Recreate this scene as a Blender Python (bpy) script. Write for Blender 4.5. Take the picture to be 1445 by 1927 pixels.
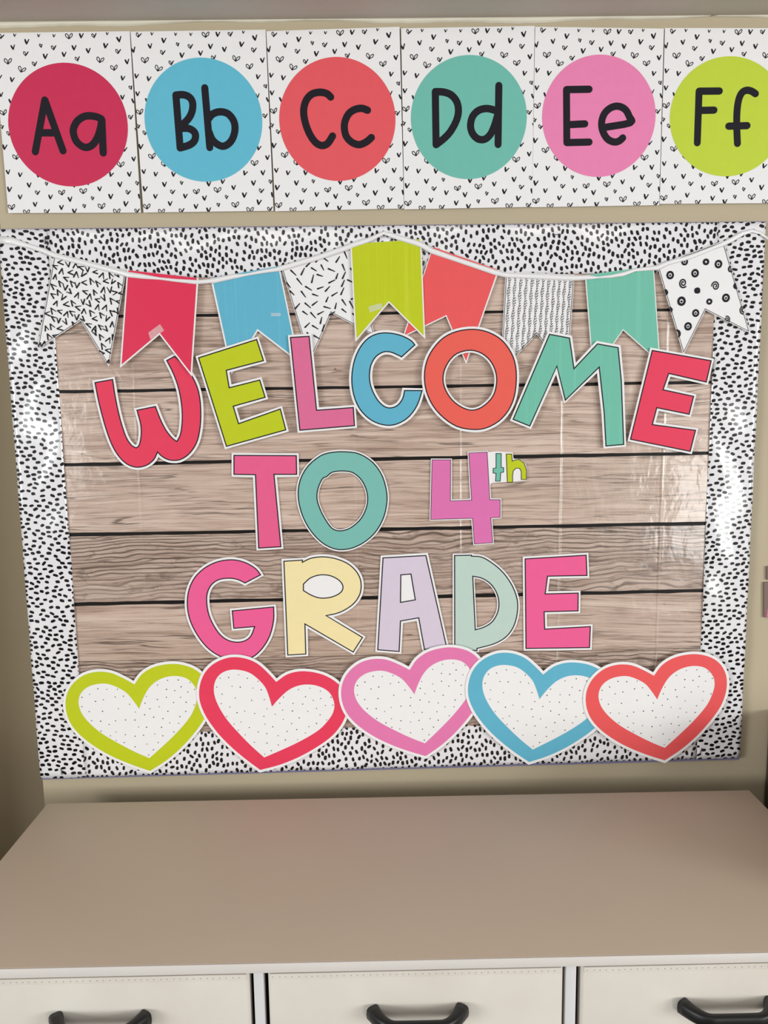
import bpy, bmesh, math, random
import numpy as np
from mathutils import Vector, Matrix
from mathutils.geometry import tessellate_polygon

for _o in list(bpy.data.objects): bpy.data.objects.remove(_o)
scene = bpy.context.scene
COL = scene.collection
# ------------------------------------------------------------------ camera
Z0 = 1.222                                   # height of the board's centre above the floor
FPX = 1463.479
CAM = Vector((-0.01954, -1.29611, 0.16837 + Z0))
YAW, PITCH, ROLL = 0.01013, -0.13333, -0.01417
fw = Vector((math.sin(YAW)*math.cos(PITCH), math.cos(YAW)*math.cos(PITCH), math.sin(PITCH)))
rt0 = Vector((math.cos(YAW), -math.sin(YAW), 0)); up0 = rt0.cross(fw)
rt = math.cos(ROLL)*rt0 + math.sin(ROLL)*up0
up = -math.sin(ROLL)*rt0 + math.cos(ROLL)*up0
cam = bpy.data.cameras.new('camera'); camo = bpy.data.objects.new('camera', cam); COL.objects.link(camo)
M = Matrix((rt, up, -fw)).transposed().to_4x4(); M.translation = CAM
camo.matrix_world = M
cam.sensor_fit = 'VERTICAL'; cam.sensor_height = 36; cam.sensor_width = 27
cam.lens = FPX/1927*36; cam.clip_start = 0.01
scene.camera = camo
# ------------------------------------------------------------------ world, lights, exposure
wd = bpy.data.worlds.new('world'); scene.world = wd; wd.use_nodes = True
wd.node_tree.nodes['Background'].inputs[0].default_value = (1.0, 0.96, 0.91, 1)
wd.node_tree.nodes['Background'].inputs[1].default_value = 0.50
def area(name, loc, target, sx, sy, power, col):
    l = bpy.data.lights.new(name, 'AREA'); l.shape = 'RECTANGLE'; l.size = sx; l.size_y = sy
    l.energy = power; l.color = col
    o = bpy.data.objects.new(name, l); COL.objects.link(o); o.location = loc
    o.rotation_euler = (Vector(target)-Vector(loc)).to_track_quat('-Z', 'Y').to_euler()
    return o
area('window_light_right', (4.2, -3.4, 1.35), (0.3, 0, 1.4), 1.6, 1.3, 150, (0.98, 1.0, 0.98))
area('window_light_left', (-4.2, -3.4, 1.35), (-0.3, 0, 1.4), 1.6, 1.3, 155, (0.96, 1.0, 1.0))
area('glass_door_right', (2.30, -4.0, 0.72), (2.30, 0, 0.9), 0.60, 0.75, 40, (0.97, 1.0, 0.97))
area('narrow_window_left', (-2.20, -4.0, 1.22), (-2.2, 0, 1.2), 0.22, 0.75, 10, (0.95, 1.0, 1.0))
area('ceiling_light_near', (0.6, -2.6, 2.62), (0.6, -2.6, 0), 1.2, 0.6, 10, (1.0, 0.96, 0.90))
area('ceiling_light_left', (-0.9, -3.2, 2.62), (-0.9, -3.2, 0), 1.2, 0.6, 10, (1.0, 0.96, 0.90))
area('ceiling_light_far', (0.0, -4.6, 2.62), (0.0, -4.6, 0), 1.2, 0.6, 10, (1.0, 0.96, 0.90))
scene.view_settings.view_transform = 'Standard'; scene.view_settings.look = 'None'
scene.view_settings.gamma = 1; scene.view_settings.use_curve_mapping = False
scene.view_settings.exposure = -0.40

# ------------------------------------------------------------------ helpers
rng = random.Random(7)
def at(px, py, y=0.0):
    """point of the wall-parallel plane at depth y seen at photo pixel (px, py)"""
    d = rt*((px-722.5)/FPX) - up*((py-963.5)/FPX) + fw
    t = (y-CAM.y)/d.y
    return CAM + d*t
def P2(pts, y): return [(p.x, p.z) for p in (at(a, b, y) for a, b in pts)]
def zm(ox, oy, s, pts): return [(ox+a*s, oy+b*s) for a, b in pts]

def lin(c):
    c = c/255.0
    return c/12.92 if c <= 0.04045 else ((c+0.055)/1.055)**2.4
def rgb(r, g, b, k=1.0): return (lin(r)*k, lin(g)*k, lin(b)*k, 1)

class NT:
    def __init__(s, name):
        s.m = bpy.data.materials.new(name); s.m.use_nodes = True
        s.t = s.m.node_tree; s.b = s.t.nodes['Principled BSDF']
    def n(s, typ, **kw):
        x = s.t.nodes.new(typ)
        for k, v in kw.items(): setattr(x, k, v)
        return x
    def l(s, a, b): s.t.links.new(a, b)
    def math(s, op, a, b=None, clamp=False):
        x = s.n('ShaderNodeMath', operation=op); x.use_clamp = clamp
        for i, v in enumerate((a, b)):
            if v is None: continue
            if isinstance(v, (int, float)): x.inputs[i].default_value = v
            else: s.l(v, x.inputs[i])
        return x.outputs[0]
    def mix(s, f, a, b, mode='MIX'):
        x = s.n('ShaderNodeMix', data_type='RGBA', blend_type=mode)
        for i, v in ((0, f), (6, a), (7, b)):
            if isinstance(v, (int, float)): x.inputs[i].default_value = v
            elif isinstance(v, tuple): x.inputs[i].default_value = v
            else: s.l(v, x.inputs[i])
        return x.outputs[2]
    def coord(s, scale=(1, 1, 1), loc=(0, 0, 0), rot=(0, 0, 0)):
        tc = s.n('ShaderNodeTexCoord'); mp = s.n('ShaderNodeMapping')
        mp.inputs['Scale'].default_value = scale; mp.inputs['Location'].default_value = loc
        mp.inputs['Rotation'].default_value = rot
        s.l(tc.outputs['Object'], mp.inputs['Vector']); return mp.outputs[0]
    def noise(s, vec, scale=5, detail=3, rough=0.5, dist=0.0):
        x = s.n('ShaderNodeTexNoise'); x.inputs['Scale'].default_value = scale
        x.inputs['Detail'].default_value = detail; x.inputs['Roughness'].default_value = rough
        x.inputs['Distortion'].default_value = dist
        s.l(vec, x.inputs['Vector']); return x.outputs[0]
    def ramp(s, f, stops):
        x = s.n('ShaderNodeValToRGB'); e = x.color_ramp.elements
        while len(e) < len(stops): e.new(0.5)
        for el, (p, c) in zip(e, stops):
            el.position = p; el.color = c if isinstance(c, tuple) else (c, c, c, 1)
        s.l(f, x.inputs[0]); return x.outputs[0]
    def bump(s, h, strength=0.3, dist=0.001):
        x = s.n('ShaderNodeBump'); x.inputs['Strength'].default_value = strength
        x.inputs['Distance'].default_value = dist
        s.l(h, x.inputs['Height']); s.l(x.outputs[0], s.b.inputs['Normal'])
    def set(s, rough=0.5, spec=0.4, col=None):
        s.b.inputs['Roughness'].default_value = rough
        s.b.inputs['Specular IOR Level'].default_value = spec
        if col is not None:
            if isinstance(col, tuple): s.b.inputs['Base Color'].default_value = col
            else: s.l(col, s.b.inputs['Base Color'])
        return s

def mat_paint(name, c, var=0.06, rough=0.75, spec=0.25, scale=5, bump=0.08):
    t = NT(name); v = t.coord()
    n = t.noise(v, scale, 4); f = t.math('MULTIPLY', n, var*2)
    dark = tuple(x*(1-var*1.2) for x in c[:3])+(1,)
    t.set(rough, spec, t.mix(t.ramp(n, [(0.3, 0.0), (0.7, 1.0)]), dark, c))
    if bump: t.bump(t.noise(v, 320, 3), bump, 0.0006)
    return t.m
def mat_print(name, c, stripe=None, rough=0.55, spec=0.3):
    """ink printed on card: very slight mottling and, where seen, faint printer lines"""
    t = NT(name); v = t.coord()
    n = t.noise(v, 60, 3)
    col = t.mix(t.ramp(n, [(0.25, 0.0), (0.75, 1.0)]), tuple(x*0.965 for x in c[:3])+(1,), c)
    if stripe is not None:
        vv = t.coord(scale=(170, 1, 3.0), rot=(0, stripe, 0))
        s = t.ramp(t.noise(vv, 1.0, 2), [(0.55, 0.0), (0.75, 0.22)])
        col = t.mix(s, col, tuple(min(1, x*1.25+0.08) for x in c[:3])+(1,))
    t.set(rough, spec, col); return t.m
K = 1.0
MAT = {}
MAT['wall'] = mat_paint('wall_paint_beige', rgb(189, 175, 149), 0.05, 0.6, 0.3, 3)
MAT['soffit'] = mat_paint('soffit_paint_grey', rgb(205, 196, 186), 0.07, 0.7, 0.2, 6)
MAT['caulk'] = mat_paint('caulk_white', rgb(232, 226, 208), 0.06, 0.45, 0.4, 30)
MAT['floor'] = mat_paint('floor_vinyl', rgb(84, 74, 64), 0.2, 0.5, 0.4, 8)
MAT['paper'] = mat_paint('white_paper', rgb(238, 236, 237), 0.015, 0.6, 0.25, 30, 0.03)
MAT['ink'] = mat_print('black_ink', rgb(28, 25, 34), None, 0.6, 0.2)
MAT['backing'] = mat_paint('lavender_backing_board', rgb(120, 116, 148), 0.08, 0.7, 0.2, 20)
MAT['ribbon'] = NT('white_satin_ribbon').set(0.28, 0.6, rgb(240, 238, 240)).m
MAT['laminate'] = mat_paint('dresser_top_laminate', rgb(205, 187, 168), 0.03, 0.5, 0.35, 4, 0.03)
MAT['edge'] = mat_paint('white_edge_band', rgb(219, 213, 208), 0.02, 0.45, 0.4, 10, 0.02)
MAT['frame'] = mat_paint('white_metal_frame', rgb(218, 216, 218), 0.02, 0.35, 0.5, 10, 0)
MAT['handle'] = NT('black_plastic').set(0.42, 0.45, rgb(17, 17, 18)).m
MAT['staple'] = NT('steel_staple').set(0.35, 0.5, rgb(120, 120, 125)).m; MAT['staple'].node_tree.nodes['Principled BSDF'].inputs['Metallic'].default_value = 0.8
MAT['void'] = mat_paint('dresser_inside_dark', rgb(40, 38, 40), 0.1, 0.8, 0.1, 8, 0)
MAT['cabinet'] = mat_paint('dark_brown_cabinet', rgb(74, 62, 48), 0.12, 0.5, 0.35, 6)
MAT['stitch'] = mat_print('stitch_thread', rgb(150, 140, 132))
def mat_fabric():
    t = NT('white_drawer_fabric'); v = t.coord()
    n = t.noise(v, 9, 3)
    t.set(0.75, 0.25, t.mix(t.ramp(n, [(0.3, 0.0), (0.7, 1.0)]), rgb(214, 206, 196), rgb(223, 217, 209)))
    w1 = t.noise(t.coord(scale=(900, 900, 900)), 1.0, 2)
    t.bump(w1, 0.12, 0.0006); return t.m
MAT['fabric'] = mat_fabric()
def mat_gloss_white():
    t = NT('glossy_border_card'); v = t.coord()
    t.set(0.11, 0.85, rgb(234, 232, 236))
    t.bump(t.noise(v, 13, 2), 0.055, 0.004); return t.m
MAT['border'] = mat_gloss_white()
def mat_gloss_ink():
    t = NT('glossy_border_black_ink'); v = t.coord()
    t.set(0.12, 0.6, rgb(20, 18, 21)); t.bump(t.noise(v, 13, 2), 0.055, 0.004); return t.m
MAT['border_ink'] = mat_gloss_ink()
def mat_tape():
    t = NT('clear_tape'); t.set(0.18, 0.6, (0.95, 0.95, 0.95, 1))
    t.bump(t.noise(t.coord(), 260, 3), 0.6, 0.002)
    t.b.inputs['Alpha'].default_value = 0.22; return t.m
MAT['tape'] = mat_tape()

def link(o, parent=None):
    COL.objects.link(o)
    if parent is not None: o.parent = parent
    return o
def tag(o, label=None, cat=None, group=None, kind=None):
    for k, v in (('label', label), ('category', cat), ('group', group), ('kind', kind)):
        if v: o[k] = v
    return o
def thing(name, loc, label, cat, group=None):
    o = bpy.data.objects.new(name, None); o.location = loc; o.empty_display_size = 0.02
    link(o); return tag(o, label, cat, group)
def mesh_obj(name, verts, faces, mat, parent=None, smooth=False):
    """verts are world points; stored relative to the parent's place"""
    off = Vector(parent.matrix_basis.translation) if parent is not None else Vector((0, 0, 0))
    if parent is not None and parent.parent is not None: off = off + Vector(parent.parent.matrix_basis.translation)
    me = bpy.data.meshes.new(name)
    me.from_pydata([tuple(Vector(v)-off) for v in verts], [], faces)
    if isinstance(mat, list):
        for m in mat: me.materials.append(m)
    else: me.materials.append(mat)
    if smooth:
        for p in me.polygons: p.use_smooth = True
    me.validate(); me.update()
    return link(bpy.data.objects.new(name, me), parent)
def fix_normals(o):
    bm = bmesh.new(); bm.from_mesh(o.data); bmesh.ops.recalc_face_normals(bm, faces=bm.faces); bm.to_mesh(o.data); bm.free()

def sarea(L): return 0.5*sum(L[i][0]*L[(i+1) % len(L)][1]-L[(i+1) % len(L)][0]*L[i][1] for i in range(len(L)))
def ccw(L): return list(L) if sarea(L) > 0 else list(reversed(L))
def offset(L, d, lim=2.2, inner=None):
    """grow a closed 2D loop by d (mitred, limited)"""
    L = ccw(L); n = len(L); out = []
    for i in range(n):
        a, b, c = Vector(L[i-1]), Vector(L[i]), Vector(L[(i+1) % n])
        e1 = (b-a).normalized(); e2 = (c-b).normalized()
        n1 = Vector((e1.y, -e1.x)); n2 = Vector((e2.y, -e2.x))
        h = n1+n2
        if h.length < 1e-6: h = n1
        h.normalize(); k = max(h.dot(n1), 1/(inner if inner and (e1.x*e2.y-e1.y*e2.x)*d < 0 else lim))
        out.append(tuple(b+h*(d/k)))
    return out
def segdist(p, L):
    best = 9.0
    for i in range(len(L)):
        ax, ay = L[i-1]; bx, by = L[i]; dx, dy = bx-ax, by-ay; q = dx*dx+dy*dy
        t = 0 if q == 0 else max(0, min(1, ((p[0]-ax)*dx+(p[1]-ay)*dy)/q))
        best = min(best, math.hypot(p[0]-ax-t*dx, p[1]-ay-t*dy))
    return best
def grow(L, d, lim=2.2):
    """offset without the loops that tight inner corners would make"""
    return [p for p in offset(L, d, lim, 5.0) if segdist(p, L) > abs(d)*0.86]
def smooth_loop(L, corners=(), sub=3):
    """Catmull-Rom through the points, keeping the listed corners sharp"""
    n = len(L); out = []
    for i in range(n):
        p0, p1, p2, p3 = (Vector(L[j % n]) for j in (i-1, i, i+1, i+2))
        if i in corners: p0 = 2*p1-p2
        if (i+1) % n in corners: p3 = 2*p2-p1
        if i in corners and (i+1) % n in corners:
            out.append(tuple(p1)); continue
        for k in range(sub):
            t = k/sub
            q = 0.5*((2*p1)+(p2-p0)*t+(2*p0-5*p1+4*p2-p3)*t*t+(3*p1-p0-3*p2+p3)*t**3)
            out.append(tuple(q))
    return out
def fill(loops):
    """triangulate first loop minus the others; returns pts, tris"""
    vl = [[Vector((a, b, 0)) for a, b in L] for L in loops]
    return [p for L in loops for p in L], [tuple(t) for t in tessellate_polygon(vl)]
def plate(name, loops, y, th, mat, parent=None):
    """solid sheet: outline (and holes) in the wall plane, front at depth y, thickness th"""
    pts, tris = fill(loops); n = len(pts)
    V = [(a, y, b) for a, b in pts]
    F = list(tris)
    if th > 0:
        V += [(a, y+th, b) for a, b in pts]
        F += [tuple(i+n for i in reversed(t)) for t in tris]
        s = 0
        for L in loops:
            m = len(L)
            for i in range(m): F.append((s+i, s+(i+1) % m, s+(i+1) % m+n, s+i+n))
            s += m
    o = mesh_obj(name, V, F, mat, parent); fix_normals(o)
    if th == 0 and o.data.polygons and o.data.polygons[0].normal.y > 0: o.data.flip_normals()
    return o
def ring(name, loops, w, y, mat, parent=None):
    """line of width w that follows each closed loop"""
    V, F = [], []
    for L in loops:
        a, b = offset(L, w/2), offset(L, -w/2); s = len(V); m = len(a)
        V += [(p[0], y, p[1]) for p in a]+[(p[0], y, p[1]) for p in b]
        F += [(s+i, s+(i+1) % m, s+m+(i+1) % m, s+m+i) for i in range(m)]
    return mesh_obj(name, V, F, mat, parent)
class Ink:
    """flat print collected as polygons in the wall plane"""
    def __init__(s): s.polys = []
    def poly(s, L, clip=None):
        L = ccw(L)
        if clip: L = clip_convex(L, clip)
        if len(L) >= 3: s.polys.append(L)
    def stroke(s, pts, w, clip=None, caps=True, w2=None):
        for i in range(len(pts)-1):
            a, b = Vector(pts[i]), Vector(pts[i+1]); d = b-a
            if d.length < 1e-7: continue
            n = Vector((-d.y, d.x)).normalized()
            wa = w if w2 is None else w+(w2-w)*i/(len(pts)-1); wb = w if w2 is None else w+(w2-w)*(i+1)/(len(pts)-1)
            s.poly([tuple(a+n*wa/2), tuple(a-n*wa/2), tuple(b-n*wb/2), tuple(b+n*wb/2)], clip)
        if caps:
            k = 12 if w > 0.003 else 6
            for i, p in enumerate(pts):
                ww = w if w2 is None else w+(w2-w)*i/(len(pts)-1)
                s.poly([(p[0]+ww/2*math.cos(2*math.pi*j/k), p[1]+ww/2*math.sin(2*math.pi*j/k)) for j in range(k)], clip)
    def build(s, name, y, mat, parent, yf=None, step=4e-6):
        V, F = [], []
        for i, L in enumerate(s.polys):
            k = len(V)
            V += [(a, (y if yf is None else yf(a, b)) - (i % 97)*step, b) for a, b in L]
            F.append(tuple(range(k, k+len(L))))
        o = mesh_obj(name, V, F, mat, parent)
        return o
def clip_convex(L, C):
    C = ccw(C); out = list(L)
    for i in range(len(C)):
        a, b = C[i], C[(i+1) % len(C)]; ex, ey = b[0]-a[0], b[1]-a[1]
        inp, out = out, []
        if not inp: return []
        sd = lambda p: ex*(p[1]-a[1])-ey*(p[0]-a[0])
        for j in range(len(inp)):
            p, q = inp[j], inp[(j+1) % len(inp)]; sp, sq = sd(p), sd(q)
            if sp >= 0: out.append(p)
            if (sp >= 0) != (sq >= 0):
                t = sp/(sp-sq); out.append((p[0]+(q[0]-p[0])*t, p[1]+(q[1]-p[1])*t))
    return out
def inside(p, L):
    r = False; n = len(L)
    for i in range(n):
        a, b = L[i], L[i-1]
        if (a[1] > p[1]) != (b[1] > p[1]) and p[0] < (b[0]-a[0])*(p[1]-a[1])/(b[1]-a[1])+a[0]: r = not r
    return r
def homog(src, dst):
    A = []; B = []
    for (x, y), (u, v) in zip(src, dst):
        A += [[x, y, 1, 0, 0, 0, -u*x, -u*y], [0, 0, 0, x, y, 1, -v*x, -v*y]]; B += [u, v]
    h = np.linalg.solve(np.array(A), np.array(B))
    def f(x, y):
        w = h[6]*x+h[7]*y+1
        return ((h[0]*x+h[1]*y+h[2])/w, (h[3]*x+h[4]*y+h[5])/w)
    return f
def box(name, lo, hi, mat, parent=None, bevel=0.0, seg=2):
    bm = bmesh.new(); bmesh.ops.create_cube(bm, size=1)
    off = Vector((0, 0, 0)); q = parent
    while q is not None: off += Vector(q.matrix_basis.translation); q = q.parent
    for v in bm.verts:
        v.co = Vector([lo[i]+(v.co[i]+0.5)*(hi[i]-lo[i]) for i in range(3)])-off
    if bevel: bmesh.ops.bevel(bm, geom=list(bm.edges), offset=bevel, segments=seg, affect='EDGES', profile=0.5)
    me = bpy.data.meshes.new(name); bm.to_mesh(me); bm.free(); me.materials.append(mat)
    if bevel:
        for p in me.polygons: p.use_smooth = True
        me.set_sharp_from_angle(angle=math.radians(40))
    return link(bpy.data.objects.new(name, me), parent)

# ------------------------------------------------------------------ the setting
SOF = 0.7645+Z0
XL = -0.6112
tag(box('floor', (-3, -6, -0.05), (3, 0.6, 0.0), MAT['floor']), kind='structure', label='grey floor of the room')
tag(box('wall_back', (XL, 0, 0), (1.9, 0.62, 2.7), MAT['wall']), kind='structure', label='beige painted wall behind the bulletin board')
tag(box('wall_left', (-1.35, 0.30, 0), (XL-0.0005, 0.62, 2.7), MAT['wall']), kind='structure', label='shaded beige wall set back at the left')
tag(box('wall_side_blocker', (-1.32, -0.12, 0), (-1.10, 0.2995, 2.7), MAT['wall']), kind='structure', label='added beige wall out of view that shades the recess')  # unseen return, added to keep left window light off the recess
tag(box('wall_half_blocker', (-1.0995, -0.34, 0), (-0.63, -0.20, 0.74), MAT['wall']), kind='structure', label='added half-height wall out of view that shades the low recess')  # unseen low wall, added to darken the bottom of the recess
tag(box('ceiling', (-1.0995, -0.092, SOF), (1.9, -0.0005, SOF+0.7), MAT['soffit']), kind='structure', label='grey underside of the soffit above the cards')
# uneven bead of caulk where wall meets soffit
V, F = [], []
N = 140
for i in range(N+1):
    x = -0.72+1.5*i/N
    h = 0.0042+0.0022*math.sin(x*9.0)+0.0012*math.sin(x*31+1)+rng.uniform(-.0006, .0006)
    V += [(x, -0.0002, SOF-h), (x, -0.0032, SOF-h*0.7), (x, -0.0052, SOF-0.0004), (x, -0.0002, SOF-0.0004)]
for i in range(N):
    for k in range(3): F.append((4*i+k, 4*i+k+1, 4*i+k+5, 4*i+k+4))
tag(mesh_obj('trim_1', V, F, MAT['caulk'], smooth=True), kind='structure', label='white caulk line under the soffit')

# ------------------------------------------------------------------ bulletin board backing
YB = -0.010
bq = P2([(-4, 431), (1441.5, 416.5), (1391, 1429.5), (77, 1467)], YB)
brd = plate('bulletin_board', [bq], YB, -YB-0.0005, MAT['backing'])
tag(brd, 'lavender backing board showing as a thin edge around the spotted border', 'board')

# ------------------------------------------------------------------ wood print backdrop
CREASE = [at(268, 1000, -0.012).x, at(480, 1000, -0.012).x, at(668, 900, -0.012).x, at(866, 1000, -0.012).x, at(1054, 900, -0.012).x, at(1243, 1000, -0.012).x]
def mat_plank(i, coarse, tone):
    t = NT('printed_wood_%d' % i)
    sx = i*3.7
    tc = t.n('ShaderNodeTexCoord'); sep = t.n('ShaderNodeSeparateXYZ'); t.l(tc.outputs['Object'], sep.inputs[0])
    X, Zc = sep.outputs[0], sep.outputs[2]
    def vec(kx, kz, ox, zin=None):
        c = t.n('ShaderNodeCombineXYZ')
        t.l(t.math('ADD', t.math('MULTIPLY', X, kx), ox), c.inputs[0])
        t.l(t.math('MULTIPLY', zin if zin is not None else Zc, kz), c.inputs[2])
        c.inputs[1].default_value = ox
        return c.outputs[0]
    warp = t.noise(vec(2.6, 9, sx+1), 1.0, 3, 0.55)
    zw = t.math('ADD', Zc, t.math('MULTIPLY', t.math('SUBTRACT', warp, 0.5), 0.060 if coarse else 0.030))
    g1 = t.noise(vec(3.6, 165, sx+2, zw), 1.0, 5, 0.62)          # long streaks
    g2 = t.noise(vec(11, 330, sx+5, zw), 1.0, 4, 0.6)            # fine fibres
    g3 = t.noise(vec(4.0, 17, sx+9), 1.0, 4, 0.55)               # blotches
    g4 = t.noise(vec(1.5, 5, sx+12), 1.0, 2, 0.5)
    lo, mi, hi = [tuple(x*tone for x in rgb(*c)[:3])+(1,) for c in ((152, 125, 110), (194, 168, 153), (219, 197, 183))]
    col = t.ramp(g1, [(0.28, lo), (0.46, mi), (0.68, hi)])
    col = t.mix(t.ramp(g3, [(0.38, 0.0), (0.66, 0.55)]), col, tuple(x*tone for x in rgb(211, 186, 173)[:3])+(1,))
    col = t.mix(t.ramp(g4, [(0.52, 0.0), (0.72, 0.45)]), col, tuple(x*tone for x in rgb(178, 152, 134)[:3])+(1,))
    col = t.mix(t.ramp(g2, [(0.32, 0.60), (0.49, 0.0)]), col, rgb(112, 88, 72))
    col = t.mix(t.ramp(g2, [(0.55, 0.0), (0.75, 0.28)]), col, rgb(240, 224, 208))
    # dark cracks: thin level lines of a stretched noise
    c1 = t.noise(vec(2.2, 46 if not coarse else 44, sx+20, zw), 1.0, 3, 0.5)
    d1 = t.math('ABSOLUTE', t.math('SUBTRACT', c1, 0.5))
    gate = t.ramp(t.noise(vec(5, 40, sx+27), 1.0, 2), [(0.48, 0.0), (0.60, 1.0)])
    crack = t.math('MULTIPLY', t.ramp(d1, [(0.004, 1.0), (0.014, 0.0)]), gate)
    col = t.mix(t.math('MULTIPLY', crack, 0.72), col, rgb(66, 50, 42))
    c2_ = t.noise(vec(3.4, 95, sx+61, zw), 1.0, 2, 0.5)
    d2 = t.math('ABSOLUTE', t.math('SUBTRACT', c2_, 0.47))
    gate2 = t.ramp(t.noise(vec(6, 22, sx+67), 1.0, 2), [(0.42, 0.0), (0.58, 1.0)])
    col = t.mix(t.math('MULTIPLY', t.math('MULTIPLY', t.ramp(d2, [(0.006, 1.0), (0.022, 0.0)]), gate2), 0.55), col, rgb(88, 68, 56))
    if coarse:
        ww = t.n('ShaderNodeTexWave', wave_type='BANDS', bands_direction='Z', wave_profile='SIN')
        ww.inputs['Scale'].default_value = 46; ww.inputs['Distortion'].default_value = 5.0
        ww.inputs['Detail'].default_value = 1.2; ww.inputs['Detail Scale'].default_value = 0.9
        t.l(vec(0.55, 1.0, sx+30, zw), ww.inputs['Vector'])
        g6 = t.ramp(t.noise(vec(3, 14, sx+33), 1.0, 2), [(0.30, 0.35), (0.6, 1.0)])
        f = t.math('MULTIPLY', t.ramp(ww.outputs[1], [(0.08, 0.80), (0.36, 0.0)]), g6)
        col = t.mix(f, col, rgb(84, 66, 55))
        rp = t.noise(vec(26, 75, sx+40), 1.0, 4, 0.65, 0.8)
        col = t.mix(t.ramp(rp, [(0.34, 0.45), (0.46, 0.0)]), col, rgb(72, 56, 46))
    # nail specks
    vo = t.n('ShaderNodeTexVoronoi'); vo.inputs['Scale'].default_value = 1.0
    t.l(vec(11, 13, sx+50), vo.inputs['Vector'])
    col = t.mix(t.ramp(vo.outputs['Distance'], [(0.016, 0.8), (0.034, 0.0)]), col, rgb(60, 46, 40))
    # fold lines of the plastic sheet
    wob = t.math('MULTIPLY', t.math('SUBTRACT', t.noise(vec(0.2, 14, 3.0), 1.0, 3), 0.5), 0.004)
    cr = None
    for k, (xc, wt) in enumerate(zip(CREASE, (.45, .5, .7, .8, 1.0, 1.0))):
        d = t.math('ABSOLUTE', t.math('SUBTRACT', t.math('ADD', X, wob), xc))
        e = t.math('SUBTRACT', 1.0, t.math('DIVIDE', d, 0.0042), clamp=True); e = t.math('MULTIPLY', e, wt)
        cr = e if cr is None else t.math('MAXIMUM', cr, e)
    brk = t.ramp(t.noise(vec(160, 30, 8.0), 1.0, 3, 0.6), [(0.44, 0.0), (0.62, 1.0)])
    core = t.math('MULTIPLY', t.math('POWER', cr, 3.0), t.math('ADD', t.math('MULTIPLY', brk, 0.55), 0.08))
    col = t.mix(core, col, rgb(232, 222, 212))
    t.set(0.3, 0.5, col)
    # crinkles of the film
    n1 = t.noise(vec(13, 9, 2.0), 1.0, 3, 0.5, 0.6); n2 = t.noise(vec(60, 40, 4.0), 1.0, 3, 0.6)
    h = t.math('ADD', t.math('MULTIPLY', n1, 0.0036), t.math('MULTIPLY', n2, 0.0006))
    h = t.math('ADD', h, t.math('MULTIPLY', t.math('POWER', cr, 1.5), 0.0016))
    t.b.inputs['Coat Weight'].default_value = 0.32; t.b.inputs['Coat Roughness'].default_value = 0.09
    bp = t.n('ShaderNodeBump'); bp.inputs['Strength'].default_value = 0.55; bp.inputs['Distance'].default_value = 1.0
    t.l(h, bp.inputs['Height']); t.l(bp.outputs[0], t.b.inputs['Normal']); t.l(bp.outputs[0], t.b.inputs['Coat Normal'])
    return t.m
yd = -0.0112
MAT['seam'] = NT('printed_black_seam').set(0.45, 0.2, rgb(22, 18, 17)).m
bd = thing('wood_backdrop', (0, 0, Z0), 'plastic backdrop sheet printed with weathered horizontal wood planks, behind the letters', 'backdrop')
plate('seam_sheet', [P2([(60, 470), (1380, 455), (1345, 1400), (125, 1425)], yd)], yd, 0.001, MAT['seam'], bd)
LINES = [(474, 462, 0), (596.5, 582, 5.5), (737.3, 719.3, 6), (875, 852.7, 6.5), (1007, 984.7, 6.5), (1138, 1111, 6.5), (1246, 1219, 0.8), (1400, 1376, 0)]
PL = [(0, 1.0), (0, .97), (0, 1.02), (0, 1.0), (1, .86), (0, .96), (1, .86)]
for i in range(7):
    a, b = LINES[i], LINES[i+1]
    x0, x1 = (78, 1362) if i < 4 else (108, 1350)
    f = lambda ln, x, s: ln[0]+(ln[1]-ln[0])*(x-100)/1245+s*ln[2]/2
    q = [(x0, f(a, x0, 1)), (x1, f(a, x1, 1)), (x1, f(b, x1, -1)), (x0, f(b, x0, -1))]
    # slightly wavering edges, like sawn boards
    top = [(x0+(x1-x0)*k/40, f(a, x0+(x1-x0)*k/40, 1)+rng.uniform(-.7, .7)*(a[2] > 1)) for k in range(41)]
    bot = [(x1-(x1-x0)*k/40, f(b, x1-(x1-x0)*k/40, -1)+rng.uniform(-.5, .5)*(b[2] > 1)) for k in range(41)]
    plate('plank', [P2(top+bot, yd-0.0006)], yd-0.0006, 0.0006, mat_plank(i, *PL[i]), bd)

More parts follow.
